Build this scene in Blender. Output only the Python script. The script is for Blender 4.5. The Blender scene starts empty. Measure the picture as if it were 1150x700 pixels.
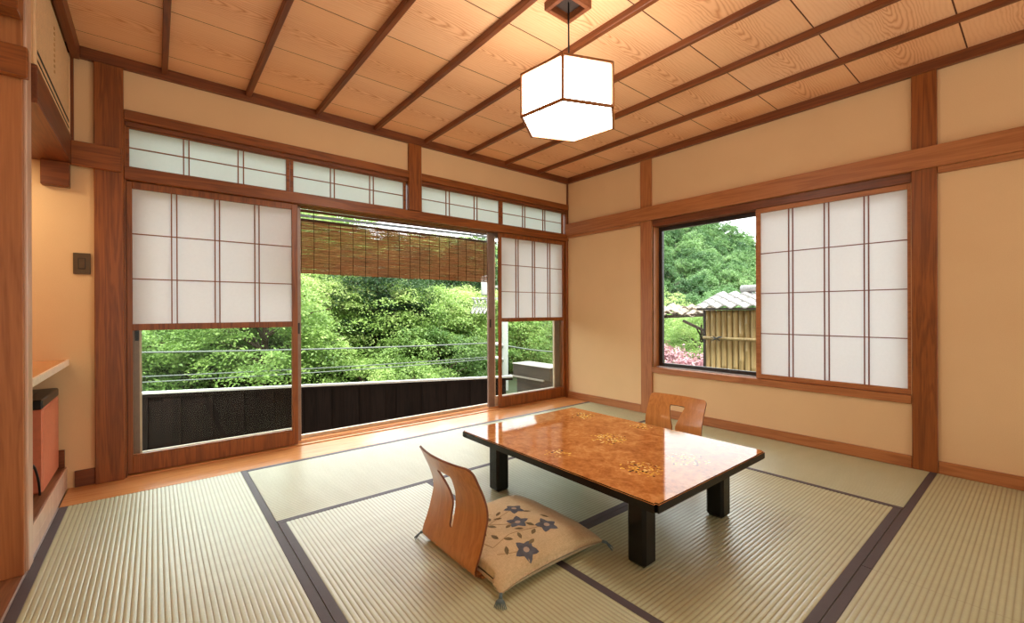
import bpy, bmesh, math, random
from mathutils import Vector, Matrix
import numpy as np
R = math.radians
scene = bpy.context.scene
COL = scene.collection
rng = random.Random(7)

# ------------------------------------------------------------------ helpers
def lin(c):
    return tuple((v/255/12.92 if v/255 <= .04045 else ((v/255+.055)/1.055)**2.4) for v in c) + (1.0,)

class MB:
    """collects shapes, builds ONE mesh object"""
    def __init__(s): s.v = []; s.f = []; s.m = []; s.cur = 0
    def add(s, vs, fs):
        b = len(s.v); s.v += [tuple(x) for x in vs]
        for f in fs: s.f.append(tuple(b+i for i in f)); s.m.append(s.cur)
        return s
    def box(s, x0, x1, y0, y1, z0, z1, bev=0.0):
        if x0 > x1: x0, x1 = x1, x0
        if y0 > y1: y0, y1 = y1, y0
        if z0 > z1: z0, z1 = z1, z0
        c = Vector(((x0+x1)/2, (y0+y1)/2, (z0+z1)/2)); h = ((x1-x0)/2, (y1-y0)/2, (z1-z0)/2)
        b = min(bev, .45*min(h)*2*.5)
        if b <= 0:
            vs = [(x, y, z) for x in (x0, x1) for y in (y0, y1) for z in (z0, z1)]
            return s.add(vs, [(0, 1, 3, 2), (4, 6, 7, 5), (0, 4, 5, 1), (2, 3, 7, 6), (0, 2, 6, 4), (1, 5, 7, 3)])
        bm = bmesh.new(); bmesh.ops.create_cube(bm, size=2)
        for v in bm.verts: v.co = Vector((v.co.x*h[0], v.co.y*h[1], v.co.z*h[2])) + c
        bmesh.ops.bevel(bm, geom=list(bm.edges), offset=b, segments=1, affect='EDGES', profile=.5)
        bm.verts.index_update()
        s.add([v.co[:] for v in bm.verts], [[v.index for v in f.verts] for f in bm.faces]); bm.free()
        return s
    def bar(s, a, b, w, h=None, up=(0, 0, 1)):
        """rectangular bar between two points, w across, h along up"""
        h = h or w; a = Vector(a); b = Vector(b); d = (b-a).normalized(); u = Vector(up)
        r = d.cross(u)
        if r.length < 1e-4: r = d.cross(Vector((1, 0, 0)))
        r.normalize(); u = r.cross(d)
        vs = [p + r*(sx*w/2) + u*(sz*h/2) for p in (a, b) for sx in (-1, 1) for sz in (-1, 1)]
        return s.add(vs, [(0, 1, 3, 2), (4, 6, 7, 5), (0, 4, 5, 1), (2, 3, 7, 6), (0, 2, 6, 4), (1, 5, 7, 3)])
    def tube(s, pts, rad, n=8, cap=True):
        pts = [Vector(p) for p in pts]; rads = rad if isinstance(rad, (list, tuple)) else [rad]*len(pts)
        vs = []; fs = []
        for i, p in enumerate(pts):
            d = (pts[min(i+1, len(pts)-1)] - pts[max(i-1, 0)]).normalized()
            u = Vector((0, 0, 1)) if abs(d.z) < .9 else Vector((1, 0, 0))
            r = d.cross(u).normalized(); u = r.cross(d)
            for k in range(n):
                a = 2*math.pi*k/n; vs.append(p + (r*math.cos(a)+u*math.sin(a))*rads[i])
        for i in range(len(pts)-1):
            for k in range(n):
                fs.append((i*n+k, i*n+(k+1) % n, (i+1)*n+(k+1) % n, (i+1)*n+k))
        if cap: fs += [tuple(range(n))[::-1], tuple((len(pts)-1)*n+k for k in range(n))]
        return s.add(vs, fs)
    def prism(s, poly, z0, z1):
        n = len(poly); vs = [(x, y, z0) for x, y in poly] + [(x, y, z1) for x, y in poly]
        return s.add(vs, [tuple(range(n))[::-1], tuple(range(n, 2*n))] + [(k, (k+1) % n, n+(k+1) % n, n+k) for k in range(n)])
    def lathe(s, prof, n=16, c=(0, 0, 0)):
        vs = []; fs = []
        for r, z in prof:
            for k in range(n):
                a = 2*math.pi*k/n; vs.append((c[0]+r*math.cos(a), c[1]+r*math.sin(a), c[2]+z))
        for i in range(len(prof)-1):
            for k in range(n): fs.append((i*n+k, i*n+(k+1) % n, (i+1)*n+(k+1) % n, (i+1)*n+k))
        fs += [tuple(range(n))[::-1], tuple((len(prof)-1)*n+k for k in range(n))]
        return s.add(vs, fs)
    def build(s, name, mat, parent=None, smooth=False, local=False):
        me = bpy.data.meshes.new(name)
        off = Vector((0, 0, 0))
        if parent is not None and not local:
            p = parent
            while p is not None: off += p.location; p = p.parent
        me.from_pydata([(x-off.x, y-off.y, z-off.z) for x, y, z in s.v], [], s.f)
        bm = bmesh.new(); bm.from_mesh(me); bmesh.ops.recalc_face_normals(bm, faces=bm.faces); bm.to_mesh(me); bm.free()
        mats = mat if isinstance(mat, (list, tuple)) else [mat]
        for m in mats: me.materials.append(m)
        if len(mats) > 1: me.polygons.foreach_set('material_index', s.m)
        if smooth: me.polygons.foreach_set('use_smooth', [True]*len(me.polygons))
        me.update()
        o = bpy.data.objects.new(name, me); COL.objects.link(o)
        if parent is not None: o.parent = parent
        return o

def tag(o, label, cat, group=None, kind=None):
    o['label'] = label; o['category'] = cat
    if group: o['group'] = group
    if kind: o['kind'] = kind
    return o
def thing(name, label, cat, loc=(0, 0, 0), rz=0, group=None, kind=None):
    o = bpy.data.objects.new(name, None); COL.objects.link(o)
    o.location = loc; o.rotation_euler = (0, 0, rz); o.empty_display_size = .1
    return tag(o, label, cat, group, kind)
def struct(name, mb, mat, label, cat, smooth=False):
    return tag(mb.build(name, mat, smooth=smooth), label, cat, kind='structure')
def copy_tree(o, parent=None):
    c = o.copy(); COL.objects.link(c)
    if parent is not None: c.parent = parent
    for ch in list(o.children): copy_tree(ch, c)
    return c

# ------------------------------------------------------------------ materials
class NT:
    def __init__(s, name):
        s.m = bpy.data.materials.new(name); s.m.use_nodes = True; s.t = s.m.node_tree; s.t.nodes.clear()
        s.out = s.n('ShaderNodeOutputMaterial')
    def n(s, typ, **kw):
        nd = s.t.nodes.new(typ)
        for k, v in kw.items(): setattr(nd, k, v)
        return nd
    def set(s, nd, key, val):
        sk = nd.inputs[key]
        if isinstance(val, bpy.types.NodeSocket): s.t.links.new(val, sk)
        else: sk.default_value = val
    def math(s, op, a, b=None, c=None, clamp=False):
        nd = s.n('ShaderNodeMath', operation=op, use_clamp=clamp); s.set(nd, 0, a)
        if b is not None: s.set(nd, 1, b)
        if c is not None: s.set(nd, 2, c)
        return nd.outputs[0]
    def obj(s):
        return s.n('ShaderNodeTexCoord').outputs['Object']
    def mapping(s, vec, scale=(1, 1, 1), loc=(0, 0, 0), rot=(0, 0, 0)):
        nd = s.n('ShaderNodeMapping'); s.set(nd, 'Vector', vec); nd.inputs['Scale'].default_value = scale
        nd.inputs['Location'].default_value = loc; nd.inputs['Rotation'].default_value = rot; return nd.outputs[0]
    def noise(s, vec, scale=5, detail=3, rough=.5, dist=0):
        nd = s.n('ShaderNodeTexNoise'); s.set(nd, 'Vector', vec); s.set(nd, 'Scale', scale)
        s.set(nd, 'Detail', detail); s.set(nd, 'Roughness', rough); s.set(nd, 'Distortion', dist); return nd.outputs['Fac']
    def ramp(s, fac, stops, interp='LINEAR'):
        nd = s.n('ShaderNodeValToRGB'); s.set(nd, 'Fac', fac); e = nd.color_ramp.elements; nd.color_ramp.interpolation = interp
        while len(e) < len(stops): e.new(.5)
        for i, (p, c) in enumerate(stops): e[i].position = p; e[i].color = c
        return nd.outputs['Color']
    def mix(s, fac, a, b, blend='MIX'):
        nd = s.n('ShaderNodeMix', data_type='RGBA', blend_type=blend); s.set(nd, 0, fac); s.set(nd, 6, a); s.set(nd, 7, b); return nd.outputs[2]
    def sep(s, vec):
        nd = s.n('ShaderNodeSeparateXYZ'); s.set(nd, 0, vec); return nd.outputs
    def comb(s, x, y, z):
        nd = s.n('ShaderNodeCombineXYZ'); s.set(nd, 0, x); s.set(nd, 1, y); s.set(nd, 2, z); return nd.outputs[0]
    def bump(s, h, strength=.3, dist=.002):
        nd = s.n('ShaderNodeBump'); s.set(nd, 'Height', h); s.set(nd, 'Strength', strength); s.set(nd, 'Distance', dist); return nd.outputs[0]
    def bsdf(s, col, rough=.5, spec=.5, coat=0, normal=None, metal=0, coat_rough=.05, sheen=0):
        nd = s.n('ShaderNodeBsdfPrincipled'); s.set(nd, 'Base Color', col); s.set(nd, 'Roughness', rough)
        s.set(nd, 'Specular IOR Level', spec); s.set(nd, 'Coat Weight', coat); s.set(nd, 'Coat Roughness', coat_rough); s.set(nd, 'Metallic', metal)
        if sheen: s.set(nd, 'Sheen Weight', sheen)
        if normal is not None: s.set(nd, 'Normal', normal)
        return nd.outputs[0]
    def done(s, sh):
        s.t.links.new(sh, s.out.inputs['Surface']); return s.m

def plain(name, c, rough=.5, metal=0, spec=.5, coat=0, var=.06):
    t = NT(name); f = t.noise(t.obj(), 40, 2)
    c0 = lin(c); a = tuple(max(0, x*(1-var)) for x in c0[:3])+(1,); b = tuple(min(1, x*(1+var)) for x in c0[:3])+(1,)
    return t.done(t.bsdf(t.ramp(f, [(.3, a), (.7, b)]), rough, spec, coat, metal=metal))

def wood(name, dark, light, axis, rough=.45, scale=1.0, coat=0., bump=.15, fig=.33, spec=.5):
    """figured wood, grain runs along axis"""
    t = NT(name); o = t.obj()
    sc = [14*scale]*3; sc['xyz'.index(axis)] = .9*scale
    w = t.noise(t.mapping(o, tuple(sc)), 1.0, 4, .55, .6)
    rg = t.math('POWER', t.math('ADD', .5, t.math('MULTIPLY', t.math('SINE', t.math('MULTIPLY', w, 36.0)), .5)), 1.5)
    sf = [160*scale]*3; sf['xyz'.index(axis)] = 5*scale
    fine = t.noise(t.mapping(o, tuple(sf)), 1.0, 2)
    fac = t.math('ADD', t.math('MULTIPLY', rg, fig), t.math('MULTIPLY', fine, 1-fig), clamp=True)
    blot = t.noise(t.mapping(o, (2, 2, 2)), 1.2, 2)
    fac = t.math('ADD', t.math('MULTIPLY', fac, .75), t.math('MULTIPLY', blot, .3), clamp=True)
    col = t.ramp(fac, [(.15, lin(light)), (.85, lin(dark))])
    return t.done(t.bsdf(col, rough, spec, coat, t.bump(fac, bump, .001)))

W = {a: wood('amber_cedar_'+a, (98, 48, 16), (164, 94, 40), a, .35) for a in 'xyz'}           # posts, rails
WD = {a: wood('dark_cedar_'+a, (88, 42, 18), (138, 76, 36), a, .4) for a in 'xyz'}              # rims, mid-brown
WR = {a: wood('reddish_cypress_'+a, (146, 84, 42), (192, 126, 74), a, .45) for a in 'xyz'}      # wall beams
WL = {a: wood('honey_floorboard_'+a, (196, 126, 70), (226, 164, 104), a, .22, coat=.3) for a in 'xyz'}
GLARE_WOOD = wood('painted_glare_wood', (196, 156, 130), (228, 196, 172), 'z', .3)  # wood colour lightened to stand in for daylight glare on glossy edges
WB = wood('brown_plinth_board', (112, 70, 46), (172, 120, 84), 'y', .3)
LAT = plain('lattice_wood', (140, 82, 44), .5)

def m_plaster():
    t = NT('sand_plaster'); o = t.obj()
    f = t.noise(o, 260, 3, .6); g = t.noise(o, 3, 3)
    col = t.ramp(t.math('ADD', t.math('MULTIPLY', f, .6), t.math('MULTIPLY', g, .4)), [(.3, lin((222, 186, 142))), (.7, lin((232, 198, 154)))])
    return t.done(t.bsdf(col, .9, .15, normal=t.bump(f, .25, .0012)))
PLASTER = m_plaster()

CX0, CP, RY0, RP = -3.52, .4371, -.203, .4837      # batten pitch, board joint pitch
def m_ceiling():
    t = NT('cedar_ceiling_board'); x, y, z = t.sep(t.obj())[:3]
    rowf = t.math('DIVIDE', t.math('SUBTRACT', y, RY0), RP); row = t.math('FLOOR', rowf)
    v = t.math('MULTIPLY', t.math('SUBTRACT', t.math('FRACT', rowf), .5), RP)
    colf = t.math('DIVIDE', t.math('SUBTRACT', x, CX0), CP)
    wn = t.n('ShaderNodeTexWhiteNoise', noise_dimensions='2D')
    t.set(wn, 'Vector', t.comb(row, t.math('FLOOR', colf), 0.0)); rnd = wn.outputs['Value']
    u = t.math('FRACT', t.math('ADD', colf, t.math('MULTIPLY', rnd, .12)))
    nz = t.noise(t.mapping(t.comb(x, y, t.math('MULTIPLY', rnd, 9)), (3, 12, 1)), 1.0, 3, .55)
    nz2 = t.noise(t.mapping(t.comb(x, y, row), (2.0, 60, 1)), 1.0, 2)
    vv = t.math('ADD', t.math('ADD', v, t.math('MULTIPLY', t.math('SUBTRACT', rnd, .5), .10)), t.math('MULTIPLY', t.math('SUBTRACT', nz, .5), .07))
    d = t.math('ADD', t.math('MULTIPLY', u, .05), t.math('MULTIPLY', t.math('SUBTRACT', nz, .5), .03))
    r = t.math('SQRT', t.math('ADD', t.math('MULTIPLY', vv, vv), t.math('MULTIPLY', d, d)))
    fr = t.math('FRACT', t.math('MULTIPLY', t.math('POWER', r, .72), 52.0))
    line = t.math('POWER', t.math('SUBTRACT', 1.0, t.math('ABSOLUTE', t.math('SUBTRACT', t.math('MULTIPLY', fr, 2.0), 1.25))), 2.2, clamp=True)
    near = t.math('SUBTRACT', 1.0, t.math('MULTIPLY', t.math('ABSOLUTE', vv), 6.0), clamp=True)
    fac = t.math('MULTIPLY', line, t.math('ADD', .18, t.math('MULTIPLY', near, .82)), clamp=True)
    base = t.mix(rnd, lin((246, 192, 142)), lin((250, 202, 158)))
    base = t.mix(t.math('MULTIPLY', nz2, .5), base, lin((240, 178, 124)))
    col = t.mix(t.math('MULTIPLY', fac, .85), base, lin((204, 124, 72)))
    return t.done(t.bsdf(col, .4, .4))
CEIL = m_ceiling()

def m_tatami(name, axis, ca, cb):
    t = NT(name); o = t.obj()
    s1 = [900, 900, 1]; s1['xy'.index(axis)] = 150
    fine = t.noise(t.mapping(o, (500 if axis == 'x' else 60, 60 if axis == 'x' else 500, 1)), 1.0, 2)
    patch = t.noise(t.mapping(o, (14 if axis == 'x' else 3, 3 if axis == 'x' else 14, 1)), 1.0, 3)
    f = t.math('ADD', t.math('MULTIPLY', fine, .6), t.math('MULTIPLY', patch, .4))
    col = t.ramp(f, [(.3, lin(ca)), (.7, lin(cb))])
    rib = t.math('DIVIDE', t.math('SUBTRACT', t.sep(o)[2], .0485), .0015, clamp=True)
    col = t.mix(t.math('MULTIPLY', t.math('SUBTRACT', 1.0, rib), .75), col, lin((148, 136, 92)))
    return t.done(t.bsdf(col, .32, .9, normal=t.bump(fine, .25, .0008)))
TAT = {a: m_tatami('igusa_weave_'+a, a, (186, 191, 156), (208, 214, 182)) for a in 'xy'}
HERI = plain('tatami_border_cloth', (80, 70, 74), .6, spec=.6)

def m_paper(name, c, tr=.6, emit=0):
    t = NT(name); f = t.noise(t.mapping(t.obj(), (60, 60, 60)), 1.0, 4, .65)
    col = t.ramp(f, [(.3, lin(tuple(v-3 for v in c))), (.7, lin(c))])
    d = t.n('ShaderNodeBsdfDiffuse'); t.set(d, 'Color', col); tl = t.n('ShaderNodeBsdfTranslucent'); t.set(tl, 'Color', col)
    m = t.n('ShaderNodeMixShader'); t.set(m, 0, tr); t.set(m, 1, d.outputs[0]); t.set(m, 2, tl.outputs[0])
    return t.done(m.outputs[0])
PAPER = m_paper('washi_paper', (240, 239, 239), .5)
PAPER2 = m_paper('transom_paper', (228, 236, 232), .5)

def m_glass():
    t = NT('window_glass'); tr = t.n('ShaderNodeBsdfTransparent'); t.set(tr, 'Color', (.96, .98, .97, 1))
    g = t.n('ShaderNodeBsdfGlossy'); t.set(g, 'Roughness', .01); fr = t.n('ShaderNodeFresnel'); t.set(fr, 'IOR', 1.4)
    m = t.n('ShaderNodeMixShader'); t.set(m, 0, t.math('MULTIPLY', fr.outputs[0], .18)); t.set(m, 1, tr.outputs[0]); t.set(m, 2, g.outputs[0])
    return t.done(m.outputs[0])
GLASS = m_glass()

def m_emit(name, c, s):
    t = NT(name); e = t.n('ShaderNodeEmission'); t.set(e, 'Color', c); t.set(e, 'Strength', s)
    return t.done(e.outputs[0])
LAMP = m_emit('lit_lamp_paper', (1, .94, .84, 1), 9.0)

ALU = plain('bronze_aluminium', (146, 122, 108), .4, .3)
ALUC = plain('cream_aluminium', (214, 196, 170), .4)
ALUD = plain('black_aluminium', (44, 34, 30), .4, .2)
SILVER = plain('silver_rail', (200, 196, 196), .35, .4)
BLACK = plain('black_plastic', (22, 20, 20), .35)
LACQ = plain('black_lacquer', (13, 11, 10), .22, spec=.35)
BRONZE = plain('switch_bronze', (96, 78, 58), .4, .5)
SWD = plain('switch_gap', (40, 32, 26), .5)
DARKW = wood('weathered_black_board', (17, 11, 9), (42, 30, 25), 'z', .8, .8, spec=.2)
GREYW = wood('weathered_grey_board', (50, 42, 36), (88, 76, 66), 'y', .7, .8)
GROOVE = plain('joint_strip', (96, 50, 26), .9)

# ------------------------------------------------------------------ camera (solved from the room's straight edges)
F_PX, YAW, PITCH, ROLL = 491.39, R(39.1818), R(-.0453), R(-.2199)
CAM = Vector((-3.5681, -3.3923, .9606))
fw = Vector((math.sin(YAW)*math.cos(PITCH), math.cos(YAW)*math.cos(PITCH), math.sin(PITCH)))
rt = Vector((math.cos(YAW), -math.sin(YAW), 0)); up = rt.cross(fw)
rt2 = rt*math.cos(ROLL)+up*math.sin(ROLL); up2 = up*math.cos(ROLL)-rt*math.sin(ROLL)
cd = bpy.data.cameras.new('camera'); cam = bpy.data.objects.new('camera', cd); COL.objects.link(cam)
cd.sensor_width = 36; cd.lens = 36*F_PX/1150; cd.clip_start = .05; cd.clip_end = 500
cam.matrix_world = Matrix(((rt2.x, up2.x, -fw.x, CAM.x), (rt2.y, up2.y, -fw.y, CAM.y), (rt2.z, up2.z, -fw.z, CAM.z), (0, 0, 0, 1)))
scene.camera = cam

# ------------------------------------------------------------------ room shell
XL, YB = -3.94, -4.0
CZ = 2.43
TR = [0]
def trim(mb, mat, label, cat='beam', smooth=False):
    TR[0] += 1
    return struct('trim_%d' % TR[0], mb, mat, label, cat, smooth)

struct('floor', MB().box(-4.8, 0.12, YB, .02, -.09, -.055), WB, 'hidden brown subfloor under the tatami mats', 'floor')
trim(MB().box(XL, -.0, -.308, .0, -.05, 0, .001), WL['x'], 'honey coloured floorboard strip between sliding doors and tatami', 'floorboard')
trim(MB().box(-4.75, XL-.006, YB, -.93, -.055, 0, .002), WB, 'brown wooden alcove floorboard at the bottom left corner', 'floorboard')
trim(MB().box(XL-.006, XL, YB, -.308, -.05, .001), SILVER, 'thin pale edging line beside the leftmost tatami border', 'edging')

# ceiling boards, joints along x
cb = MB()
k = 0; y1 = .05; joints = []
while y1 > YB-.3:
    y0 = RY0 - RP*k
    cb.box(-4.8, .06, y0+.0035, y1, CZ, CZ+.022)
    joints.append(y0); y1 = y0-.0035; k += 1
cb.cur = 1
for yj in joints: cb.box(-4.8, .06, yj-.0035, yj+.0035, CZ+.0015, CZ+.02)
cb.box(-4.8, .06, YB-.4, .05, CZ+.0225, CZ+.035)
struct('ceiling', cb, [CEIL, GROOVE], 'cedar board ceiling with flame grain and dark joints', 'ceiling')
ord_ = ['first', 'second', 'third', 'fourth', 'fifth', 'sixth', 'seventh', 'eighth']
for i in range(8):
    x = CX0 + CP*i
    b = MB().box(x-.015, x+.015, YB-.3, -.03, CZ-.036, CZ+.001, .003)
    trim(b, WD['y'], '%s dark ceiling batten counted from the left wall' % ord_[i], 'ceiling batten')
trim(MB().box(-4.0, 0, -.032, .0, 2.368, CZ+.001, .003), WD['x'], 'dark ceiling rim above the sliding doors', 'ceiling rim')
trim(MB().box(-.032, 0, YB-.3, -.032, 2.368, CZ+.001, .003), WD['y'], 'dark ceiling rim above the right window wall', 'ceiling rim')
trim(MB().box(-3.92, -3.885, -1.7, -.032, 2.35, CZ+.001, .003), WD['y'], 'dark ceiling rim above the slatted vent panel', 'ceiling rim')
struct('roof', MB().box(-9, 1.15, -8.5, .8, 2.9, 3.0), GREYW, 'unseen roof slab added over the room to block sun and sky light', 'roof')  # out of view; added and sized to keep sun and sky light out

# back wall (y=0) : plaster above the transoms, strip left of the doors, alcove wall
wa = MB()
wa.box(-3.72, .0, 0, .12, 2.10, 2.47)
wa.box(-4.75, -3.72, 0, .12, -.06, 2.47)
struct('wall_back', wa, PLASTER, 'sand plaster wall around the sliding doors', 'wall')
# right wall (x=0): window opening y -1.085..-2.862, z .40..1.79
wb = MB()
wb.box(0, .12, -1.085, .12, -.06, 2.47)
wb.box(0, .12, YB-.3, -2.862, -.06, 2.47)
wb.box(0, .12, -2.862, -1.085, -.06, .40)
wb.box(0, .12, -2.862, -1.085, 1.79, 2.47)
struct('wall_right', wb, PLASTER, 'sand plaster wall with the bamboo view window', 'wall')
# left wall of the alcove and above
wl = MB()
wl.box(-4.75, -4.65, -4.3, 0, -.06, 2.47)
wl.box(-4.75, -3.99, -1.0, -.93, .0, 2.47)
struct('wall_left', wl, PLASTER, 'plaster wall inside the alcove on the left', 'wall')

# ---- posts and beams, back wall
trim(MB().box(-3.832, -3.707, -.025, .0, 0, 2.37, .003), W['z'], 'thick cedar post left of the sliding doors', 'post')
trim(MB().box(-3.922, -3.716, -.045, -.026, 1.765, 1.90, .003), W['x'], 'short cedar beam crossing the left post', 'beam')
trim(MB().box(-3.928, -3.912, -.014, .0, 1.9, 2.37), WD['z'], 'slim dark corner strip beside the vent panel', 'corner strip')
struct('baseboard_back', MB().box(-3.915, -3.833, -.012, 0, 0, .09, .002), WD['x'], 'short dark baseboard left of the cedar post', 'baseboard')
trim(MB().box(-3.706, -.001, -.022, .06, 2.078, 2.138, .003), W['x'], 'cedar rail above the paper transoms', 'beam')
trim(MB().box(-3.706, -.001, .0, .1, 2.05, 2.077, .002), WD['x'], 'dark groove rail on top of the transoms', 'beam')
trim(MB().box(-1.925, -1.808, -.026, .1, 1.812, 2.37, .003).box(-1.925, -1.808, -.0, .1, 1.806, 1.83), W['z'], 'cedar post between the two pairs of transoms', 'post')
km = MB().box(-3.706, -.001, -.02, .018, 1.735, 1.808, .003)
km.box(-3.706, -.001, .018, .20, 1.765, 1.806)
for yy in (.045, .085, .125, .165): km.box(-3.706, -.001, yy, yy+.012, 1.742, 1.765)
trim(km, W['x'], 'grooved cedar head rail over the sliding doors', 'beam')
trim(MB().box(-.03, -.001, -.012, .2, 0, 2.08, .002), W['z'], 'cedar jamb at the room corner right of the doors', 'post')
trim(MB().box(-3.712, -3.699, .0, .2, 0, 2.11), W['z'], 'cedar jamb against the left post', 'post')
trim(MB().box(-.018, -.001, -.014, -.0125, 1.922, 2.368).box(-.016, -.001, -.016, -.001, 1.922, 2.368), WD['z'], 'slim dark strip in the far upper corner', 'corner strip')
sl = MB().box(-3.70, -.03, .0, .2, -.05, .006, .001)
for yy in (.05, .09): sl.box(-3.70, -.03, yy, yy+.006, .006, .012)
trim(sl, WL['x'], 'grooved wooden door sill along the opening', 'sill')
trim(MB().box(-3.70, -.03, .17, .2, .0, .03), ALUC, 'pale aluminium sill strip at the outside of the opening', 'sill')

# ---- posts and beams, right wall
trim(MB().box(-.018, 0, -1.076, -.957, 0, 2.37, .003), WR['z'], 'slim cypress post left of the view window', 'post')
trim(MB().box(-.024, 0, -2.981, -2.868, 0, 2.37, .003), W['z'], 'thick cypress post right of the paper screen', 'post')
trim(MB().box(-.042, -.0245, -4.0, -.002, 1.795, 1.921, .003).box(-.0245, -.0, -2.865, -1.08, 1.795, 1.92).box(-.0245, 0, -.955, -.002, 1.795, 1.92), WR['y'], 'long cypress beam across the right wall', 'beam')
trim(MB().box(-.026, 0, -.955, -.002, 1.765, 1.795, .002), WR['y'], 'thin lower beam strip between corner and slim post', 'beam')
trim(MB().box(-.026, 0, -4.0, -2.983, 1.758, 1.795, .002), WR['y'], 'thin lower beam strip right of the thick post', 'beam')
trim(MB().box(-.006, .118, -2.866, -1.078, 1.735, 1.794, .002), WD['y'], 'dark head rail above the window', 'beam')
trim(MB().box(-.022, .118, -2.866, -1.078, .388, .438, .003), WR['y'], 'cypress sill below the window and paper screen', 'sill')
trim(MB().box(.0, .118, -1.088, -1.078, .44, 1.735), WR['z'], 'narrow window jamb beside the slim post', 'jamb')
bb = MB().box(-.018, 0, -.955, -.0, 0, .072, .002)
bb.box(-.018, 0, -2.866, -1.078, 0, .072, .002).box(-.018, 0, -4.0, -2.983, .0, .072, .002)
struct('baseboard_right', bb, WR['y'], 'reddish wooden baseboard along the right wall', 'baseboard')

# ------------------------------------------------------------------ shoji
def lattice(parent, mat, axis, fixed, us, zs, t=.006, dep=.010):
    """bars: us = list of vertical bar centres, zs = list of horizontal; fixed=(f0) plane coordinate nearest room"""
    m = MB(); (u0, u1), (z0, z1) = us[0], zs[0]
    for u in us[1:]:
        if axis == 'x': m.box(u-t/2, u+t/2, fixed, fixed+dep, z0, z1)
        else: m.box(fixed, fixed+dep, u-t/2, u+t/2, z0, z1)
    for z in zs[1:]:
        if axis == 'x': m.box(u0, u1, fixed+.001, fixed+dep-.001, z-t/2, z+t/2)
        else: m.box(fixed+.001, fixed+dep-.001, u0, u1, z-t/2, z+t/2)
    return m.build('lattice', mat, parent)

def transom(n, x0, x1, bars, label):
    o = thing('window_%d' % n, label, 'transom window', ((x0+x1)/2, .03, 1.81), kind='structure', group='paper transoms above the sliding doors')
    z0, z1 = 1.809, 2.049; zi0, zi1 = 1.82, 2.043
    f = MB()
    f.box(x0-.022, x0, .016, .04, z0, z1, .001); f.box(x1, x1+.022, .016, .04, z0, z1, .001)
    f.box(x0, x1, .016, .04, z0, zi0); f.box(x0, x1, .016, .04, zi1, z1)
    f.build('frame', W['x'], o)
    lattice(o, LAT, 'x', .018, [(x0, x1)]+bars, [(zi0, zi1), (zi0+zi1)/2], .006)
    MB().box(x0, x1, .0285, .0295, zi0, zi1).build('paper', PAPER2, o)
transom(1, -3.684, -2.846, [-3.428, -3.401, -3.137, -3.106], 'two row paper transom directly above the left sliding door')
transom(2, -2.800, -1.955, [-2.543, -2.515, -2.242, -2.212], 'two row paper transom just left of the transom post')
transom(3, -1.786, -.950, [-1.544, -1.509, -1.240, -1.206], 'two row paper transom just right of the transom post')
transom(4, -.902, -.072, [-.640, -.610, -.355, -.325], 'two row paper transom directly above the right sliding door')

def shoji_door(n, x0, x1, px0, px1, bars, zrows, label, hx):
    o = thing('door_%d' % n, label, 'sliding door', ((x0+x1)/2, .03, .012), kind='structure')
    f = MB(); ya, yb = .012, .044
    f.box(x0, px0, ya, yb, .013, 1.732, .002); f.box(px1, x1, ya, yb, .013, 1.732, .002)
    f.box(px0, px1, ya, yb, 1.692, 1.732, .002); f.box(px0, px1, ya, yb, .855, .893, .002); f.box(px0, px1, ya, yb, .013, .112, .002)
    f.box(px0, px1, ya+.008, yb, .112, .120)
    f.build('frame', W['z'], o)
    lattice(o, LAT, 'x', .016, [(px0, px1)]+bars, [(.893, 1.692)]+zrows, .006)
    MB().box(px0, px1, .0265, .0275, .893, 1.692).build('paper', PAPER, o)
    MB().box(px0, px1, .030, .033, .118, .858).build('glass_pane', GLASS, o)
    return o
shoji_door(1, -3.698, -2.775, -3.672, -2.812, [-3.489, -3.463, -3.267, -3.242, -3.042, -3.016], [1.160, 1.426],
           'left sliding shoji door with paper grid above clear glass', -2.79)
shoji_door(2, -.948, -.034, -.922, -.062, [-.733, -.703, -.507, -.477, -.288, -.255], [1.155, 1.421],
           'right sliding shoji door with paper grid above clear glass', -.93)
def sash(n, x0, x1, sl_, sr_, label, hx):
    o = thing('door_%d' % n, label, 'sash door', ((x0+x1)/2, .11, .012), kind='structure')
    ya, yb = .095, .12
    f = MB().box(x0, x0+sl_, ya, yb, .013, 1.74, .002).box(x1-sr_, x1, ya, yb, .013, 1.74, .002).box(x0+sl_, x1-sr_, ya, yb, 1.70, 1.74)
    f.build('frame', ALU, o)
    MB().box(x0+sl_, x1-sr_, ya, yb, .013, .10, .002).build('bottom_rail', ALUC, o)
    e = MB().box(x0+sl_, x0+sl_+.010, ya+.002, yb-.002, .10, 1.70).box(x1-sr_-.012, x1-sr_, ya+.002, yb-.002, .10, 1.70).box(x0+sl_+.010, x1-sr_-.012, ya+.002, yb-.002, .10, .112)
    e.build('glazing_bead', ALUC, o)
    MB().box(x0+sl_+.010, x1-sr_-.012, .106, .109, .112, 1.70).build('glass_pane', GLASS, o)
    if hx is not None: MB().box(hx-.008, hx+.008, ya-.004, ya, .80, .88, .001).build('pull_handle', BLACK, o)
    return o
sash(3, -3.698, -2.735, .055, .035, 'glazed aluminium sash slid behind the left shoji door', -2.752)
sash(4, -1.025, -.034, .075, .075, 'glazed aluminium sash slid behind the right shoji door', -1.003)
MB_h = MB().box(-3.664, -3.646, .09, .094, .79, .86, .001)
hh = MB_h.build('pull_handle', BLACK, bpy.data.objects['door_3'])

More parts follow.
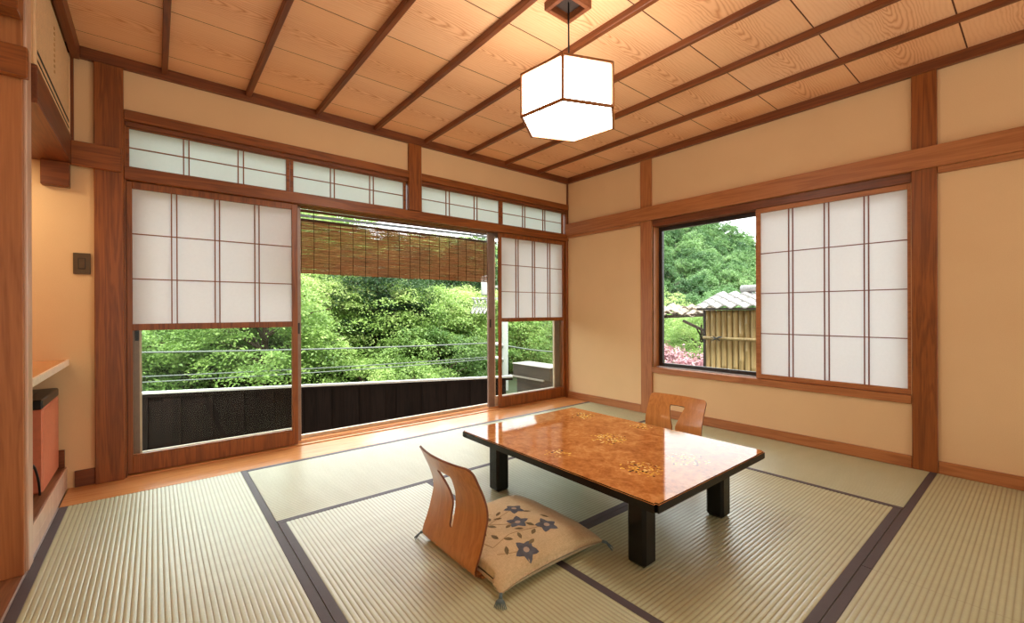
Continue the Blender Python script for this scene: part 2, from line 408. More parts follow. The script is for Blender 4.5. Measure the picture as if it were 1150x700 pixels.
# window screen on right wall
ss = thing('shoji_screen', 'large white paper sliding screen with four rows in the right window', 'shoji screen', (.02, -2.42, .44))
f = MB(); xa, xb = .004, .034
f.box(xa, xb, -2.004, -1.972, .441, 1.734, .002).box(xa, xb, -2.862, -2.845, .441, 1.734, .002)
f.box(xa, xb, -2.845, -2.004, 1.700, 1.734, .002).box(xa, xb, -2.845, -2.004, .441, .474, .002)
f.build('frame', WR['y'], ss)
lattice(ss, plain('lattice_red_wood', (130, 74, 58), .5), 'y', .008, [(-2.845, -2.004), -2.195, -2.221, -2.414, -2.440, -2.633, -2.656], [(.474, 1.700), 1.390, 1.087, .783], .006)
MB().box(.0185, .0195, -2.845, -2.004, .474, 1.700).build('paper', PAPER, ss)
# aluminium view window
wv = thing('window_5', 'clear view window framed in black aluminium beside the paper screen', 'window', (.095, -1.9, .44), kind='structure')
f = MB().box(.082, .112, -1.125, -1.09, .44, 1.735).box(.082, .112, -2.862, -2.83, .44, 1.735)
f.box(.082, .112, -2.83, -1.125, 1.70, 1.735).box(.082, .112, -2.83, -1.125, .44, .475).box(.082, .112, -1.99, -1.955, .475, 1.70)
f.build('frame', ALUD, wv)
MB().box(.094, .098, -1.955, -1.125, .475, 1.70).box(.1, .104, -2.83, -1.99, .475, 1.70).build('glass_pane', GLASS, wv)
MB().box(.04, .08, -2.86, -1.09, .4385, .446).build('track', SILVER, wv)

# ------------------------------------------------------------------ tatami
def tatami(x0, x1, y0, y1, axis, heri, label):
    o = thing('tatami_mat', label, 'tatami mat', ((x0+x1)/2, (y0+y1)/2, -.05), group='tatami mats on the floor')
    m = MB(); HW = .031; g = .0012
    x0 += g; x1 -= g; y0 += g; y1 -= g
    a0, a1 = (y0, y1) if axis == 'x' else (x0, x1)     # across the ribs
    b0, b1 = (x0, x1) if axis == 'x' else (y0, y1)
    lo = a0+HW if 'lo' in heri else a0; hi = a1-HW if 'hi' in heri else a1
    n = max(4, round((hi-lo)/.0172)); seg = 6
    pts = []
    for i in range(n*seg+1):
        ph = (i % seg)/seg
        pts.append((lo+(hi-lo)*i/(n*seg), -.0015+.0015*abs(math.sin(math.pi*ph))**.6))
    vs = []; fs = []
    for a, z in pts:
        for b in (b0, b1): vs.append((b, a, z) if axis == 'x' else (a, b, z))
    for i in range(len(pts)-1): fs.append((2*i, 2*i+1, 2*i+3, 2*i+2))
    m.add(vs, fs); m.box(x0, x1, y0, y1, -.05, -.0024)
    m.build('woven_surface', TAT[axis], o)
    for side, c0, c1 in (('lo', a0, lo), ('hi', hi, a1)):
        if side in heri:
            h = MB()
            if axis == 'x': h.box(b0, b1, c0, c1, -.0023, .0006, .0004)
            else: h.box(c0, c1, b0, b1, -.0023, .0006, .0004)
            h.build('border', HERI, o)
tatami(-3.94, -3.141, -2.12, -.31, 'y', ('lo', 'hi'), 'leftmost tatami mat beside the alcove running toward the doors')
tatami(-3.141, -1.40, -1.184, -.31, 'x', ('lo', 'hi'), 'pale tatami mat along the floorboards behind the near floor chair')
tatami(-1.40, -.0185, -1.184, -.31, 'x', ('lo', 'hi'), 'pale tatami mat at the far room corner behind the table')
tatami(-3.141, -2.358, -2.945, -1.184, 'y', ('lo', 'hi'), 'tatami mat under the near floor chair with ribs pointing to doors')
tatami(-2.358, -.79, -2.076, -1.184, 'x', ('lo',), 'tatami mat under the far half of the table')
tatami(-2.358, -.79, -2.945, -2.076, 'x', ('lo', 'hi'), 'tatami mat under the front half of the table')
tatami(-.79, -.0185, -2.945, -1.184, 'y', ('lo',), 'pale tatami mat along the right wall under the paper screen')
tatami(-1.515, -.0185, -3.85, -2.945, 'x', ('hi',), 'tatami mat at the right edge against the right wall baseboard')
tatami(-3.1, -1.515, -3.85, -2.945, 'x', ('hi',), 'tatami mat in the lower right corner cut by the picture edge')

# ------------------------------------------------------------------ low table
def m_tabletop():
    t = NT('amber_lacquer_top'); o = t.obj(); x, y, z = t.sep(o)[:3]
    b = t.noise(o, 9, 6, .65, 1.2); c = t.noise(o, 60, 4, .6)
    f = t.math('ADD', t.math('MULTIPLY', b, .65), t.math('MULTIPLY', c, .35))
    col = t.ramp(f, [(.32, lin((150, 88, 40))), (.5, lin((196, 128, 68))), (.68, lin((224, 166, 102)))])
    vo = t.n('ShaderNodeTexVoronoi'); t.set(vo, 'Vector', o); t.set(vo, 'Scale', 80.0)
    wn = t.sep(vo.outputs['Color'])
    flake = t.ramp(wn[0], [(.0, lin((238, 190, 84))), (.45, lin((250, 222, 140))), (.7, lin((150, 92, 46))), (.88, lin((58, 34, 30)))], 'CONSTANT')
    mask = None
    for (mx, my, rr, den) in MED:
        dx = t.math('SUBTRACT', x, mx); dy = t.math('SUBTRACT', y, my)
        r = t.math('SQRT', t.math('ADD', t.math('MULTIPLY', dx, dx), t.math('MULTIPLY', dy, dy)))
        e = t.math('MULTIPLY', t.math('SUBTRACT', 1.0, t.math('DIVIDE', r, rr), clamp=True), 2.2*den, clamp=True)
        mask = e if mask is None else t.math('MAXIMUM', mask, e)
    on = t.math('LESS_THAN', wn[1], t.math('MULTIPLY', mask, .85))
    gap = t.math('LESS_THAN', vo.outputs['Distance'], .5)
    col = t.mix(t.math('MULTIPLY', on, gap), col, flake)
    return t.done(t.bsdf(col, .05, .13))
TX0, TX1, TY0, TY1, TZ = -2.272, -1.383, -2.565, -1.36, .31
tb = thing('low_table', 'low lacquered table with glossy amber top and black legs', 'table', ((TX0+TX1)/2, (TY0+TY1)/2, 0))
cxm, cym = tb.location.x, tb.location.y
MED = [(mx-cxm, my-cym, r_, d_) for mx, my, r_, d_ in ((-1.78, -1.98, .105, 1.0), (-2.145, -1.97, .075, .5), (-1.517, -1.56, .09, .75), (-2.0, -1.5, .07, .5), (-1.454, -1.94, .075, .6),
       (-2.013, -2.33, .10, 1.05), (-1.777, -2.394, .105, 1.0), (-1.437, -2.393, .075, .7))]
TOPM = m_tabletop()
bm = bmesh.new(); bmesh.ops.create_cube(bm, size=2)
for v in bm.verts: v.co = Vector((v.co.x*(TX1-TX0)/2, v.co.y*(TY1-TY0)/2, .2925+v.co.z*.0175))
bmesh.ops.bevel(bm, geom=[e for e in bm.edges if abs(e.verts[0].co.z-e.verts[1].co.z) > .02], offset=.012, segments=4, affect='EDGES')
bmesh.ops.bevel(bm, geom=[e for e in bm.edges if abs(e.verts[0].co.z-e.verts[1].co.z) < 1e-5 and len(e.link_faces) == 2 and e.calc_face_angle(0) > .5], offset=.004, segments=2, affect='EDGES')
for f_ in bm.faces: f_.material_index = 0 if f_.normal.z > .9 else 1
me = bpy.data.meshes.new('tabletop'); bm.to_mesh(me); bm.free(); me.materials.append(TOPM); me.materials.append(LACQ)
tp = bpy.data.objects.new('tabletop', me); COL.objects.link(tp); tp.parent = tb
for sx, lx in ((-1, TX0+.098), (1, TX1-.098)):
    for sy, ly in ((-1, TY0+.115), (1, TY1-.115)):
        l = MB().box(lx if sx < 0 else lx-.082, lx+.082 if sx < 0 else lx, ly if sy < 0 else ly-.082, ly+.082 if sy < 0 else ly, .0008, .277, .012)
        l.build('leg', LACQ, tb)

# ------------------------------------------------------------------ floor chair (zaisu)
PLY = wood('bent_plywood', (178, 108, 48), (214, 146, 78), 'z', .3, .7, coat=.3, fig=.3)
PLYE = plain('plywood_edge', (120, 66, 30), .5)
def make_chair(label):
    o = thing('floor_chair', label, 'legless floor chair', (-2.70, -1.915, 0), group='legless floor chairs at the low table')
    hw = .195
    prof = [(.040, .0125), (.018, .0135), (.006, .02), (.001, .035), (.008, .06), (.022, .09), (.036, .13), (.047, .17), (.055, .20), (.056, .225), (.052, .25), (.043, .28),
            (.030, .31), (.018, .335), (.004, .365), (-.008, .387), (-.0125, .394), (-.015, .3995)]
    def slot(z):
        if z < .118 or z > .338: return 0
        if z < .126: return .007
        if z < .215: return .0115
        if z > .33: return .049
        return .0115+(.052-.0115)*((z-.215)/(.33-.215))
    def width(z):
        if z > .375: q = (z-.375)/.025; return hw-.025*(1-math.sqrt(max(0, 1-q*q)))
        return hw
    # resample profile in z
    zs = [.0135, .02, .028, .04, .06, .08, .1, .117, .119, .126, .14, .16, .18, .2, .215, .23, .25, .27, .29, .31, .329, .331, .337, .339, .35, .362, .375, .383, .39, .3955, .3985, .3998]
    def px(z):
        for (xa, za), (xb, zb) in zip(prof[1:], prof[2:]):
            if za <= z <= zb+1e-9: return xa+(xb-xa)*(z-za)/(zb-za)
        return prof[-1][0]
    N = 7; vs = []; th = .0085
    rows = [('p', prof[0][0], prof[0][1])] + [('z', px(z), z) for z in zs]
    m = MB()
    for side in (-1, 1):
        grid = []
        for _, x, z in rows:
            s_, w_ = slot(z), width(z)
            r_ = []
            for j in range(N):
                y = side*(s_+(w_-s_)*j/(N-1)); bow = -.030*min(1, z/.35)*(1-(y/hw)**2)
                r_.append((x+bow, y, z))
            grid.append(r_)
        nr = len(grid); base = len(m.v)
        for off in (0, 1):
            for i in range(nr):
                a = grid[max(i-1, 0)][3]; b = grid[min(i+1, nr-1)][3]; d = Vector((b[0]-a[0], 0, b[2]-a[2])).normalized(); nrm = Vector((d.z, 0, -d.x))
                for j in range(N):
                    p = Vector(grid[i][j]) + nrm*(th*off); m.v.append((p.x-.0, p.y, p.z))
        A = lambda i, j: base+i*N+j
        B = lambda i, j: base+nr*N+i*N+j
        for i in range(nr-1):
            for j in range(N-1):
                m.f.append((A(i, j), A(i, j+1), A(i+1, j+1), A(i+1, j))); m.m.append(0)
                m.f.append((B(i, j), B(i+1, j), B(i+1, j+1), B(i, j+1))); m.m.append(0)
            m.f.append((A(i, N-1), B(i, N-1), B(i+1, N-1), A(i+1, N-1))); m.m.append(1)
            if slot(rows[i][2]) > 0 or slot(rows[i+1][2]) > 0:
                m.f.append((A(i, 0), A(i+1, 0), B(i+1, 0), B(i, 0))); m.m.append(1)
        for j in range(N-1):
            m.f.append((A(nr-1, j), A(nr-1, j+1), B(nr-1, j+1), B(nr-1, j))); m.m.append(1)
    b = m.build('backrest', [PLY, PLYE], o, smooth=False, local=True)
    bmx = bmesh.new(); bmx.from_mesh(b.data); bmesh.ops.remove_doubles(bmx, verts=bmx.verts, dist=1e-5)
    for f_ in bmx.faces: f_.smooth = f_.material_index == 0
    for e in bmx.edges: e.smooth = not (len(e.link_faces) == 2 and e.calc_face_angle(0) > .6)
    bmesh.ops.recalc_face_normals(bmx, faces=bmx.faces); bmx.to_mesh(b.data); bmx.free()
    poly = [(.035, -hw), (.36, -hw), (.385, -hw+.03), (.385, hw-.03), (.36, hw), (.035, hw)]
    MB().prism(poly, .001, .0115).build('seat', PLY, o, local=True)
    return o
ch = make_chair('near bent plywood floor chair with keyhole slot and patterned cushion')
c2 = copy_tree(ch); c2.location = (-.948, -1.868, 0); c2.rotation_euler = (0, 0, math.pi)
c2['label'] = 'far bent plywood floor chair behind the table below the window'

# ------------------------------------------------------------------ cushion
def m_fabric():
    t = NT('beige_linen'); o = t.obj()
    a = t.noise(t.mapping(o, (700, 60, 60)), 1.0, 2); b = t.noise(t.mapping(o, (60, 700, 60)), 1.0, 2); g = t.noise(o, 7, 3)
    f = t.math('ADD', t.math('ADD', t.math('MULTIPLY', a, .35), t.math('MULTIPLY', b, .35)), t.math('MULTIPLY', g, .3))
    col = t.ramp(f, [(.32, lin((180, 156, 116))), (.68, lin((226, 206, 166)))])
    return t.done(t.bsdf(col, .85, .2, normal=t.bump(f, .4, .0012), sheen=.2))
FAB = m_fabric()
PETAL = plain('bellflower_print', (88, 93, 104), .85, var=.25); PETL = plain('bellflower_heart', (176, 160, 146), .85); LEAFP = plain('leaf_print', (118, 104, 72), .85, var=.2); STEM = plain('stem_print', (150, 122, 84), .85)
cu = thing('floor_cushion', 'beige square cushion with grey bellflower print on the near chair', 'cushion', (-2.431, -1.987, .012))
HA, HB = .262, .268
def csurf(u, v, top=True):
    x = HA*u*(1-.055*(1-v*v)); y = HB*v*(1-.055*(1-u*u))
    h = ((1-abs(u)**2.6)*(1-abs(v)**2.6))**.42
    w = .0025*math.sin(9*u+3*v)*h+.002*math.sin(13*v-4*u)*h
    edge = .030-.012*(abs(u)*abs(v))**4
    if x < -.236 and abs(y) < .215: x = -.236-(x+.236)*.0
    return (x, y, edge+.07*h+w) if top else (x, y, max(.0015, edge-.034*min(1, h*1.6)))
m = MB(); n = 36
for top in (True, False):
    base = len(m.v)
    def q(i):
        s_ = -1+2*i/n; return math.copysign(1-(1-abs(s_))**1.5, s_)
    for i in range(n+1):
        for j in range(n+1): m.v.append(csurf(q(i), q(j), top))
    for i in range(n):
        for j in range(n):
            a = base+i*(n+1)+j; m.f.append((a, a+1, a+n+2, a+n+1)); m.m.append(0)
def decal(poly, mi, lift=.0012):
    """flat print polygon draped on the cushion as a fan of small faces"""
    c = (sum(p[0] for p in poly)/len(poly), sum(p[1] for p in poly)/len(poly)); base = len(m.v); rings = 3
    def P(x, y):
        z = csurf(x/HA, y/HB)
        return (z[0], z[1], z[2]+lift)
    m.v.append(P(*c)); L = len(poly)
    for r_ in range(1, rings+1):
        for p in poly: m.v.append(P(c[0]+(p[0]-c[0])*r_/rings, c[1]+(p[1]-c[1])*r_/rings))
    for k_ in range(L):
        m.f.append((base, base+1+k_, base+1+(k_+1) % L)); m.m.append(mi)
        for r_ in range(rings-1):
            a = base+1+r_*L; m.f.append((a+k_, a+L+k_, a+L+(k_+1) % L, a+(k_+1) % L)); m.m.append(mi)
def star(cx, cy, r_, rot):
    pts = []
    for k_ in range(10):
        a = rot+k_*math.pi/5; rr = r_ if k_ % 2 == 0 else r_*.6; pts.append((cx+rr*math.cos(a), cy+rr*math.sin(a)))
    out = []
    for k_ in range(10):
        p, p2 = pts[k_], pts[(k_+1) % 10]; out += [p, ((p[0]+p2[0])/2*1.0+(p[0]+p2[0]-2*cx)*.04, (p[1]+p2[1])/2+(p[1]+p2[1]-2*cy)*.04)]
    decal(out, 1); decal([(cx+r_*.25*math.cos(a*.785), cy+r_*.25*math.sin(a*.785)) for a in range(8)], 2, .0018)
def leaf(cx, cy, L, w, rot):
    d = (math.cos(rot), math.sin(rot)); n_ = (-d[1], d[0]); pts = []
    for s_, ww in ((-.5, 0), (-.25, .7), (0, 1), (.25, .75), (.5, 0), (.25, -.75), (0, -1), (-.25, -.7)):
        pts.append((cx+d[0]*s_*L+n_[0]*ww*w/2, cy+d[1]*s_*L+n_[1]*ww*w/2))
    decal(pts, 3)
def stem(pts, w=.0025):
    for a, b in zip(pts, pts[1:]):
        d = Vector((b[0]-a[0], b[1]-a[1])).normalized(); n_ = (-d.y*w/2, d.x*w/2)
        decal([(a[0]+n_[0], a[1]+n_[1]), (b[0]+n_[0], b[1]+n_[1]), (b[0]-n_[0], b[1]-n_[1]), (a[0]-n_[0], a[1]-n_[1])], 4, .0009)
FL = [(.052, .045, .050, .3), (-.008, -.053, .050, 1.0), (.076, -.142, .050, .1), (-.095, -.212, .050, .6)]
LV = [(-.03, .055, 30), (-.06, .02, 160), (-.09, .04, 60), (-.12, -.02, 130), (-.06, -.055, 200), (.02, -.10, -60), (.0, -.145, 30), (-.04, -.10, 150), (-.07, -.14, 70), (-.12, -.13, 130), (-.16, -.17, 60), (-.05, -.19, 20), (-.15, -.08, 100), (.09, .0, -20), (.12, -.08, -50), (-.17, -.03, 90)]
STM = [[(-.21, -.02), (-.12, .0), (-.03, .03), (.052, .045)], [(-.12, .0), (-.06, -.035), (-.008, -.053)], [(-.19, -.12), (-.10, -.11), (-.02, -.12), (.076, -.142)], [(-.2, -.16), (-.15, -.19), (-.095, -.212)], [(-.21, .06), (-.12, .07), (-.05, .08)], [(-.21, -.02), (-.19, -.12)]]
for s_ in STM: stem(s_)
for lx, ly, a in LV: leaf(lx, ly, .042, .018, R(a))
for fl in FL: star(*fl)
cb_ = m.build('cover', [FAB, PETAL, PETL, LEAFP, STEM], cu, smooth=True, local=True)
bmx = bmesh.new(); bmx.from_mesh(cb_.data); bmesh.ops.remove_doubles(bmx, verts=[v for v in bmx.verts], dist=1e-5); bmx.to_mesh(cb_.data); bmx.free()
TAS = plain('blue_grey_tassel', (96, 116, 122), .8)
for su, sv in ((-1, -1), (1, -1), (-1, 1), (1, 1)):
    cx_, cy_, cz_ = csurf(su, sv); t_ = MB(); rr = random.Random(su*3+sv)
    d = Vector((su*.7, sv*.7))
    t_.tube([(cx_-d.x*.008, cy_-d.y*.008, cz_), (cx_+d.x*.012, cy_+d.y*.012, cz_-.004)], [.005, .006], 8)
    for k_ in range(9):
        a = (k_-4)*.16; dd = Vector((d.x*math.cos(a)-d.y*math.sin(a), d.x*math.sin(a)+d.y*math.cos(a))).normalized()
        L = .030+rr.random()*.010
        t_.tube([(cx_+d.x*.01, cy_+d.y*.01, cz_-.004), (cx_+dd.x*.02, cy_+dd.y*.02, cz_-.010), (cx_+dd.x*L, cy_+dd.y*L, .0-.008)], [.0025, .002, .0012], 5)
    t_.build('tassel', TAS, cu, smooth=True, local=True)

# ------------------------------------------------------------------ pendant lamp
LX, LY, LZ, LH, LR, LT = -2.0431, -1.9548, 1.856, .1906, .2344, 2.7425
lp = thing('pendant_lamp', 'hexagonal white paper pendant lamp hanging from the ceiling', 'pendant lamp', (LX, LY, CZ))
hexv = [(LX+LR*math.cos(LT+k_*math.pi/3), LY+LR*math.sin(LT+k_*math.pi/3)) for k_ in range(6)]
FRW = plain('lamp_frame_wood', (150, 92, 44), .5)
fr = MB()
for k_ in range(6):
    a, b = hexv[k_], hexv[(k_+1) % 6]
    fr.bar((*a, LZ), (*b, LZ), .011, .011); fr.bar((*a, LZ+LH), (*b, LZ+LH), .011, .011); fr.bar((*a, LZ-.0055), (*a, LZ+LH+.0055), .010, .010)
for k_ in range(3): fr.bar((*hexv[k_], LZ+LH), (*hexv[k_+3], LZ+LH), .006, .006)
fr.build('frame', FRW, lp)
ins = lambda p, s_=.982: (LX+(p[0]-LX)*s_, LY+(p[1]-LY)*s_)
for k_ in range(6):
    a, b = ins(hexv[k_]), ins(hexv[(k_+1) % 6])
    MB().bar((*a, LZ+LH/2), (*b, LZ+LH/2), .002, LH-.006).build('shade_panel', LAMP, lp)
MB().prism([ins(p, .66) for p in hexv], LZ+LH-.004, LZ+LH-.001).build('uplight_blocker', FRW, lp)  # unseen board added to cut the lamp's glow on the ceiling
MB().prism([ins(p, .98) for p in hexv], LZ-.0005, LZ+.0015).build('bottom_panel', LAMP, lp)
MB().tube([(LX, LY, LZ+LH), (LX, LY, CZ)], .004, 8).build('cord', BLACK, lp, smooth=True)
mt = MB(); hx, hy, ht = .083, .076, .022
bx, by = -2.047, -1.954
for a in (-1, 1):
    mt.box(bx+a*hx-(ht if a > 0 else 0), bx+a*hx+(0 if a > 0 else ht), by-hy, by+hy, CZ-.04, CZ+.0, .002)
    mt.box(bx-hx+ht, bx+hx-ht, by+a*hy-(ht if a > 0 else 0), by+a*hy+(0 if a > 0 else ht), CZ-.04, CZ+.0, .002)
mt.build('ceiling_mount', WD['x'], lp)
MB().box(bx-hx+ht, bx+hx-ht, by-hy+ht, by+hy-ht, CZ-.006, CZ-.001).build('recess_shade_sheet', plain('painted_recess_shade', (48, 30, 20), .7), lp)  # dark sheet painted as the shade inside the hollow mount

# ------------------------------------------------------------------ left alcove
trim(MB().box(-4.06, -3.944, -1.02, -1.002, 0, 1.83, .002).box(-4.06, -3.944, -1.002, -.992, 0, 2.43), WR['z'], 'cedar post face at the left picture edge', 'post')
trim(MB().box(-3.990, -3.936, -.9915, -.915, .0, CZ, .003), GLARE_WOOD, 'post edge at the alcove opening with daylight glare painted pale', 'post')  # glare along the post edge is put into the wood colour
trim(MB().box(-4.75, -3.925, -1.052, -1.021, 1.815, 1.925, .003), W['x'], 'cedar beam end at the upper left picture edge', 'beam')
trim(MB().box(-4.75, -3.94, -1.10, -1.021, 2.03, 2.16, .003), W['x'], 'upper cedar beam at the top left picture corner', 'beam')
trim(MB().box(-4.075, -3.92, -.914, -.0, 1.775, 1.795).box(-3.955, -3.92, -.914, -.0, 1.795, 1.925, .003).box(-4.075, -4.055, -.914, -.0, 1.795, 1.925).box(-4.65, -4.075, -.93, -.0, 1.785, 1.80), WD['y'], 'dark lintel beam above the alcove opening', 'beam')
trim(MB().box(-4.035, -3.926, -.05, -.0, 1.642, 1.774, .003), WD['x'], 'short dark bracket block under the alcove lintel', 'bracket')
vp = thing('vent_panel', 'beige slatted air conditioner cover above the alcove', 'vent panel', (-3.93, -.5, 1.93))
BG = plain('beige_slats', (234, 198, 152), .45); BGD = plain('slot_black', (14, 12, 12), .7)
pn = MB().box(-3.945, -3.934, -.914, -.016, 1.926, CZ-.06)
pn.box(-3.934, -3.924, -.914, -.885, 1.926, CZ-.06, .002).box(-3.934, -3.924, -.045, -.016, 1.926, CZ-.06, .002)
pn.box(-3.934, -3.924, -.885, -.045, 1.926, 1.94, .001)
z = 1.944
k_ = 0
while z < CZ-.08:
    if not (1.952 < z < 1.962 or 1.988 < z < 2.002): pn.box(-3.934, -3.9262, -.885, -.045, z, z+.0095, .001)
    z += .0125; k_ += 1
pn.build('slats', BG, vp)
MB().box(-3.9345, -3.9252, -.88, -.06, 1.955, 1.961).build('slot', BGD, vp)
MB().box(-3.9345, -3.9252, -.88, -.06, 1.985, 1.998).build('slot', BGD, vp)
nub = MB()
for k_ in range(9): nub.box(-3.929, -3.9235, -.50, -.485, 2.07+k_*.025, 2.08+k_*.025)
nub.build('clip_row', plain('clip_tan', (204, 160, 104), .5), vp)

pf = MB().box(-4.65, -3.952, -.914, -.0, .09, .118, .002).box(-4.65, -3.962, -.914, -.0, -.05, .09)
trim(pf, WB, 'brown plinth the fridge stands on inside the alcove', 'plinth')
trim(MB().box(-3.962, -3.945, -.914, -.0, .0, .055, .002).box(-3.952, -3.945, -.914, -.0, .055, .118, .002), GLARE_WOOD, 'wooden front edge of the alcove plinth with glare painted pinkish', 'edging')  # grazing sheen on the plinth front painted as paler wood
trim(MB().box(-4.6, -3.953, -.018, -.0, .1185, .215, .002), WD['x'], 'dark skirting board behind the fridge', 'skirting')
cs = thing('counter_shelf', 'orange wooden counter board above the small fridge', 'shelf', (-4.3, -.46, .68))
MB().box(-4.65, -3.945, -.914, -.0, .676, .704, .001).build('board', WL['y'], cs)
MB().box(-3.945, -3.935, -.914, -.0, .674, .705, .001).build('front_edge', plain('painted_glare_edge', (246, 228, 208), .4), cs)  # near-white front edge is reflected daylight painted into its colour

fg = thing('mini_fridge', 'small copper coloured fridge with black top under the counter', 'fridge', (-4.17, -.25, .118))
COP = plain('copper_enamel', (214, 122, 90), .35, .1)
MB().box(-4.36, -4.012, -.458, -.045, .135, .515, .008).build('body', plain('fridge_black', (40, 28, 26), .4), fg)
MB().box(-4.01, -3.972, -.462, -.04, .130, .515, .006).build('door', COP, fg)
MB().box(-4.36, -3.972, -.466, -.036, .5155, .56, .006).build('top_cover', BLACK, fg)
MB().box(-4.13, -4.03, -.40, -.10, .5605, .566, .002).build('top_vent', BLACK, fg)
for fx in (-4.33, -4.04):
    for fy in (-.43, -.08): MB().lathe([(.014, 0), (.014, .016)], 10, (fx, fy, .1185)).build('foot', BLACK, fg)
pts = [(-4.03+.05*math.sin(a*.5), -.48-.03*math.sin(a), .128+.15*max(0, 1-abs(a-1.57)/1.57)**.7) for a in [k_*math.pi/14 for k_ in range(15)]]
MB().tube(pts, .0045, 6).build('power_cord', BLACK, fg, smooth=True)

sw = thing('light_switch', 'bronze light switch plate beside the left post', 'light switch', (-3.883, -.005, 1.235))
MB().box(-3.918, -3.848, -.008, -.0005, 1.175, 1.292, .002).build('plate', BRONZE, sw)
MB().box(-3.898, -3.868, -.0095, -.008, 1.203, 1.264).build('rocker_surround', SWD, sw)
MB().box(-3.895, -3.871, -.0125, -.0095, 1.206, 1.261, .001).build('rocker', BRONZE, sw)

# ------------------------------------------------------------------ bamboo blind outside the opening
def m_reed():
    t = NT('split_reed'); o = t.obj()
    a = t.noise(t.mapping(o, (3.5, 10, 120)), 1.0, 3, .6); b = t.noise(t.mapping(o, (30, 10, 300)), 1.0, 2)
    f = t.math('ADD', t.math('MULTIPLY', a, .65), t.math('MULTIPLY', b, .35))
    col = t.ramp(f, [(.32, lin((104, 68, 48))), (.46, lin((178, 132, 98))), (.58, lin((204, 160, 118))), (.68, lin((240, 226, 160)))])
    d = t.n('ShaderNodeBsdfDiffuse'); t.set(d, 'Color', col); tl = t.n('ShaderNodeBsdfTranslucent'); t.set(tl, 'Color', col)
    mx = t.n('ShaderNodeMixShader'); t.set(mx, 0, .45); t.set(mx, 1, d.outputs[0]); t.set(mx, 2, tl.outputs[0])
    return t.done(mx.outputs[0])
REED = m_reed(); CORD = plain('blind_cord', (46, 32, 22), .8)
bl = thing('bamboo_blind', 'brown split reed blind hanging outside the open doorway', 'blind', (-1.8, .26, 1.74))
rr = random.Random(3); rd = MB(); z = 1.262; BX0, BX1 = -2.95, -.82; BYc = .26
while z < 1.668:
    t_ = .0045+rr.random()*.003
    zj = [z+rr.uniform(-.0018, .0018) for _ in range(15)]
    pts = [(BX0+rr.uniform(-.01, .01)+(BX1-BX0)*k_/14, BYc+rr.uniform(-.0015, .0015), zj[k_]) for k_ in range(15)]
    rd.tube(pts, t_/2, 5); z += t_*.93+rr.random()*.0008
rd.build('reed_mat', REED, bl)
sn = MB()
for k_ in range(21):
    x = BX0+.05+(BX1-BX0-.1)*k_/20+rr.uniform(-.008, .008)
    sn.tube([(x, BYc-.005, 1.258), (x+.003, BYc-.006, 1.46), (x, BYc-.005, 1.668)], .0022, 5)
sn.build('binding_strings', CORD, bl)
MB().tube([(BX0-.02, BYc, 1.676), (BX1+.02, BYc, 1.676)], .011, 8).build('top_batten', plain('dark_bamboo', (84, 56, 34), .6), bl, smooth=True)
for x in (BX0+.35, BX0+1.15, BX1-.3):
    MB().tube([(x, BYc, 1.685), (x, BYc, 1.90)], .003, 5).build('hanging_cord', CORD, bl)
hp = thing('hanging_pole', 'dark bamboo pole above the reed blind', 'pole', (-1.8, .3, 1.76))
MB().tube([(-3.4, .30, 1.752), (-1.9, .30, 1.758), (-.3, .30, 1.765)], .012, 8).build('pole', plain('dark_bamboo_pole', (96, 64, 40), .6), hp, smooth=True)
aw = thing('awning_rail', 'grey metal awning bar seen above the reed blind', 'awning bar', (-1.5, .6, 1.8))
for ax in (-2.9, -.2): MB().bar((ax, .75, 1.81), (ax, .75, 2.9), .012, .012).build('hanger', plain('grey_metal3', (140, 148, 158), .4, .4), aw)
MB().bar((-3.3, .75, 1.80), (.2, .75, 1.84), .03, .02).build('bar', plain('grey_metal', (150, 160, 172), .4, .4), aw)
MB().bar((-2.6, .35, 1.725), (-1.6, .74, 1.81), .016, .012).build('stay', plain('grey_metal2', (130, 140, 156), .4, .4), aw)

# ------------------------------------------------------------------ balcony
cap = plain('white_cap', (224, 224, 220), .5)
BA, BB = Vector((-5.2, 3.50, 0)), Vector((.14, 1.16, 0))
bw = thing('balcony_parapet', 'dark vertical board balcony parapet with white cap', 'parapet', ((BA.x+BB.x)/2, (BA.y+BB.y)/2, -1.2))
d = (BB-BA).normalized(); L = (BB-BA).length; nb = int(L/.155)
pb = MB()
for i in range(nb):
    a = BA+d*(i*.155-.006); b = BA+d*((i+1)*.155+.006); j = .02*(i % 2)
    off = Vector((-d.y, d.x, 0))*j
    pb.bar(a+off+Vector((0, 0, -.585)), b+off+Vector((0, 0, -.585)), .018, 1.27)
pb.build('boards', DARKW, bw)
up_ = Vector((0, 0, 1))
MB().bar(BA+up_*.085, BB+up_*.085, .07, .022).build('cap', cap, bw)
MB().bar(BA+up_*.058-Vector((-d.y, d.x, 0))*.015, BB+up_*.058-Vector((-d.y, d.x, 0))*.015, .02, .035).build('rail', DARKW, bw)
struct('balcony_floor', MB().prism([(-5.2, .2), (1.2, .2), (1.2, .7), (.14, 1.15), (-5.2, 3.48)], -1.3, -1.22), plain('balcony_grey', (84, 76, 66), .8), 'grey balcony floor below the sill', 'floor')
sb = thing('balcony_box', 'weathered grey boarded box along the right side of the balcony', 'planter box', (.42, 1.0, -1.2))
MB().box(.32, .62, .62, 1.36, .06, .225, .003).build('box', GREYW, sb)
MB().box(.31, .63, .61, 1.37, .2255, .236).build('lid', plain('pale_lid', (190, 184, 176), .6), sb)
MB().box(.29, .319, .72, 1.42, .05, .068).build('ledge', plain('ledge_grey', (176, 164, 152), .6), sb)
MB().box(.34, .62, .62, 1.30, -1.2, .0595).build('lower_panel', GREYW, sb)

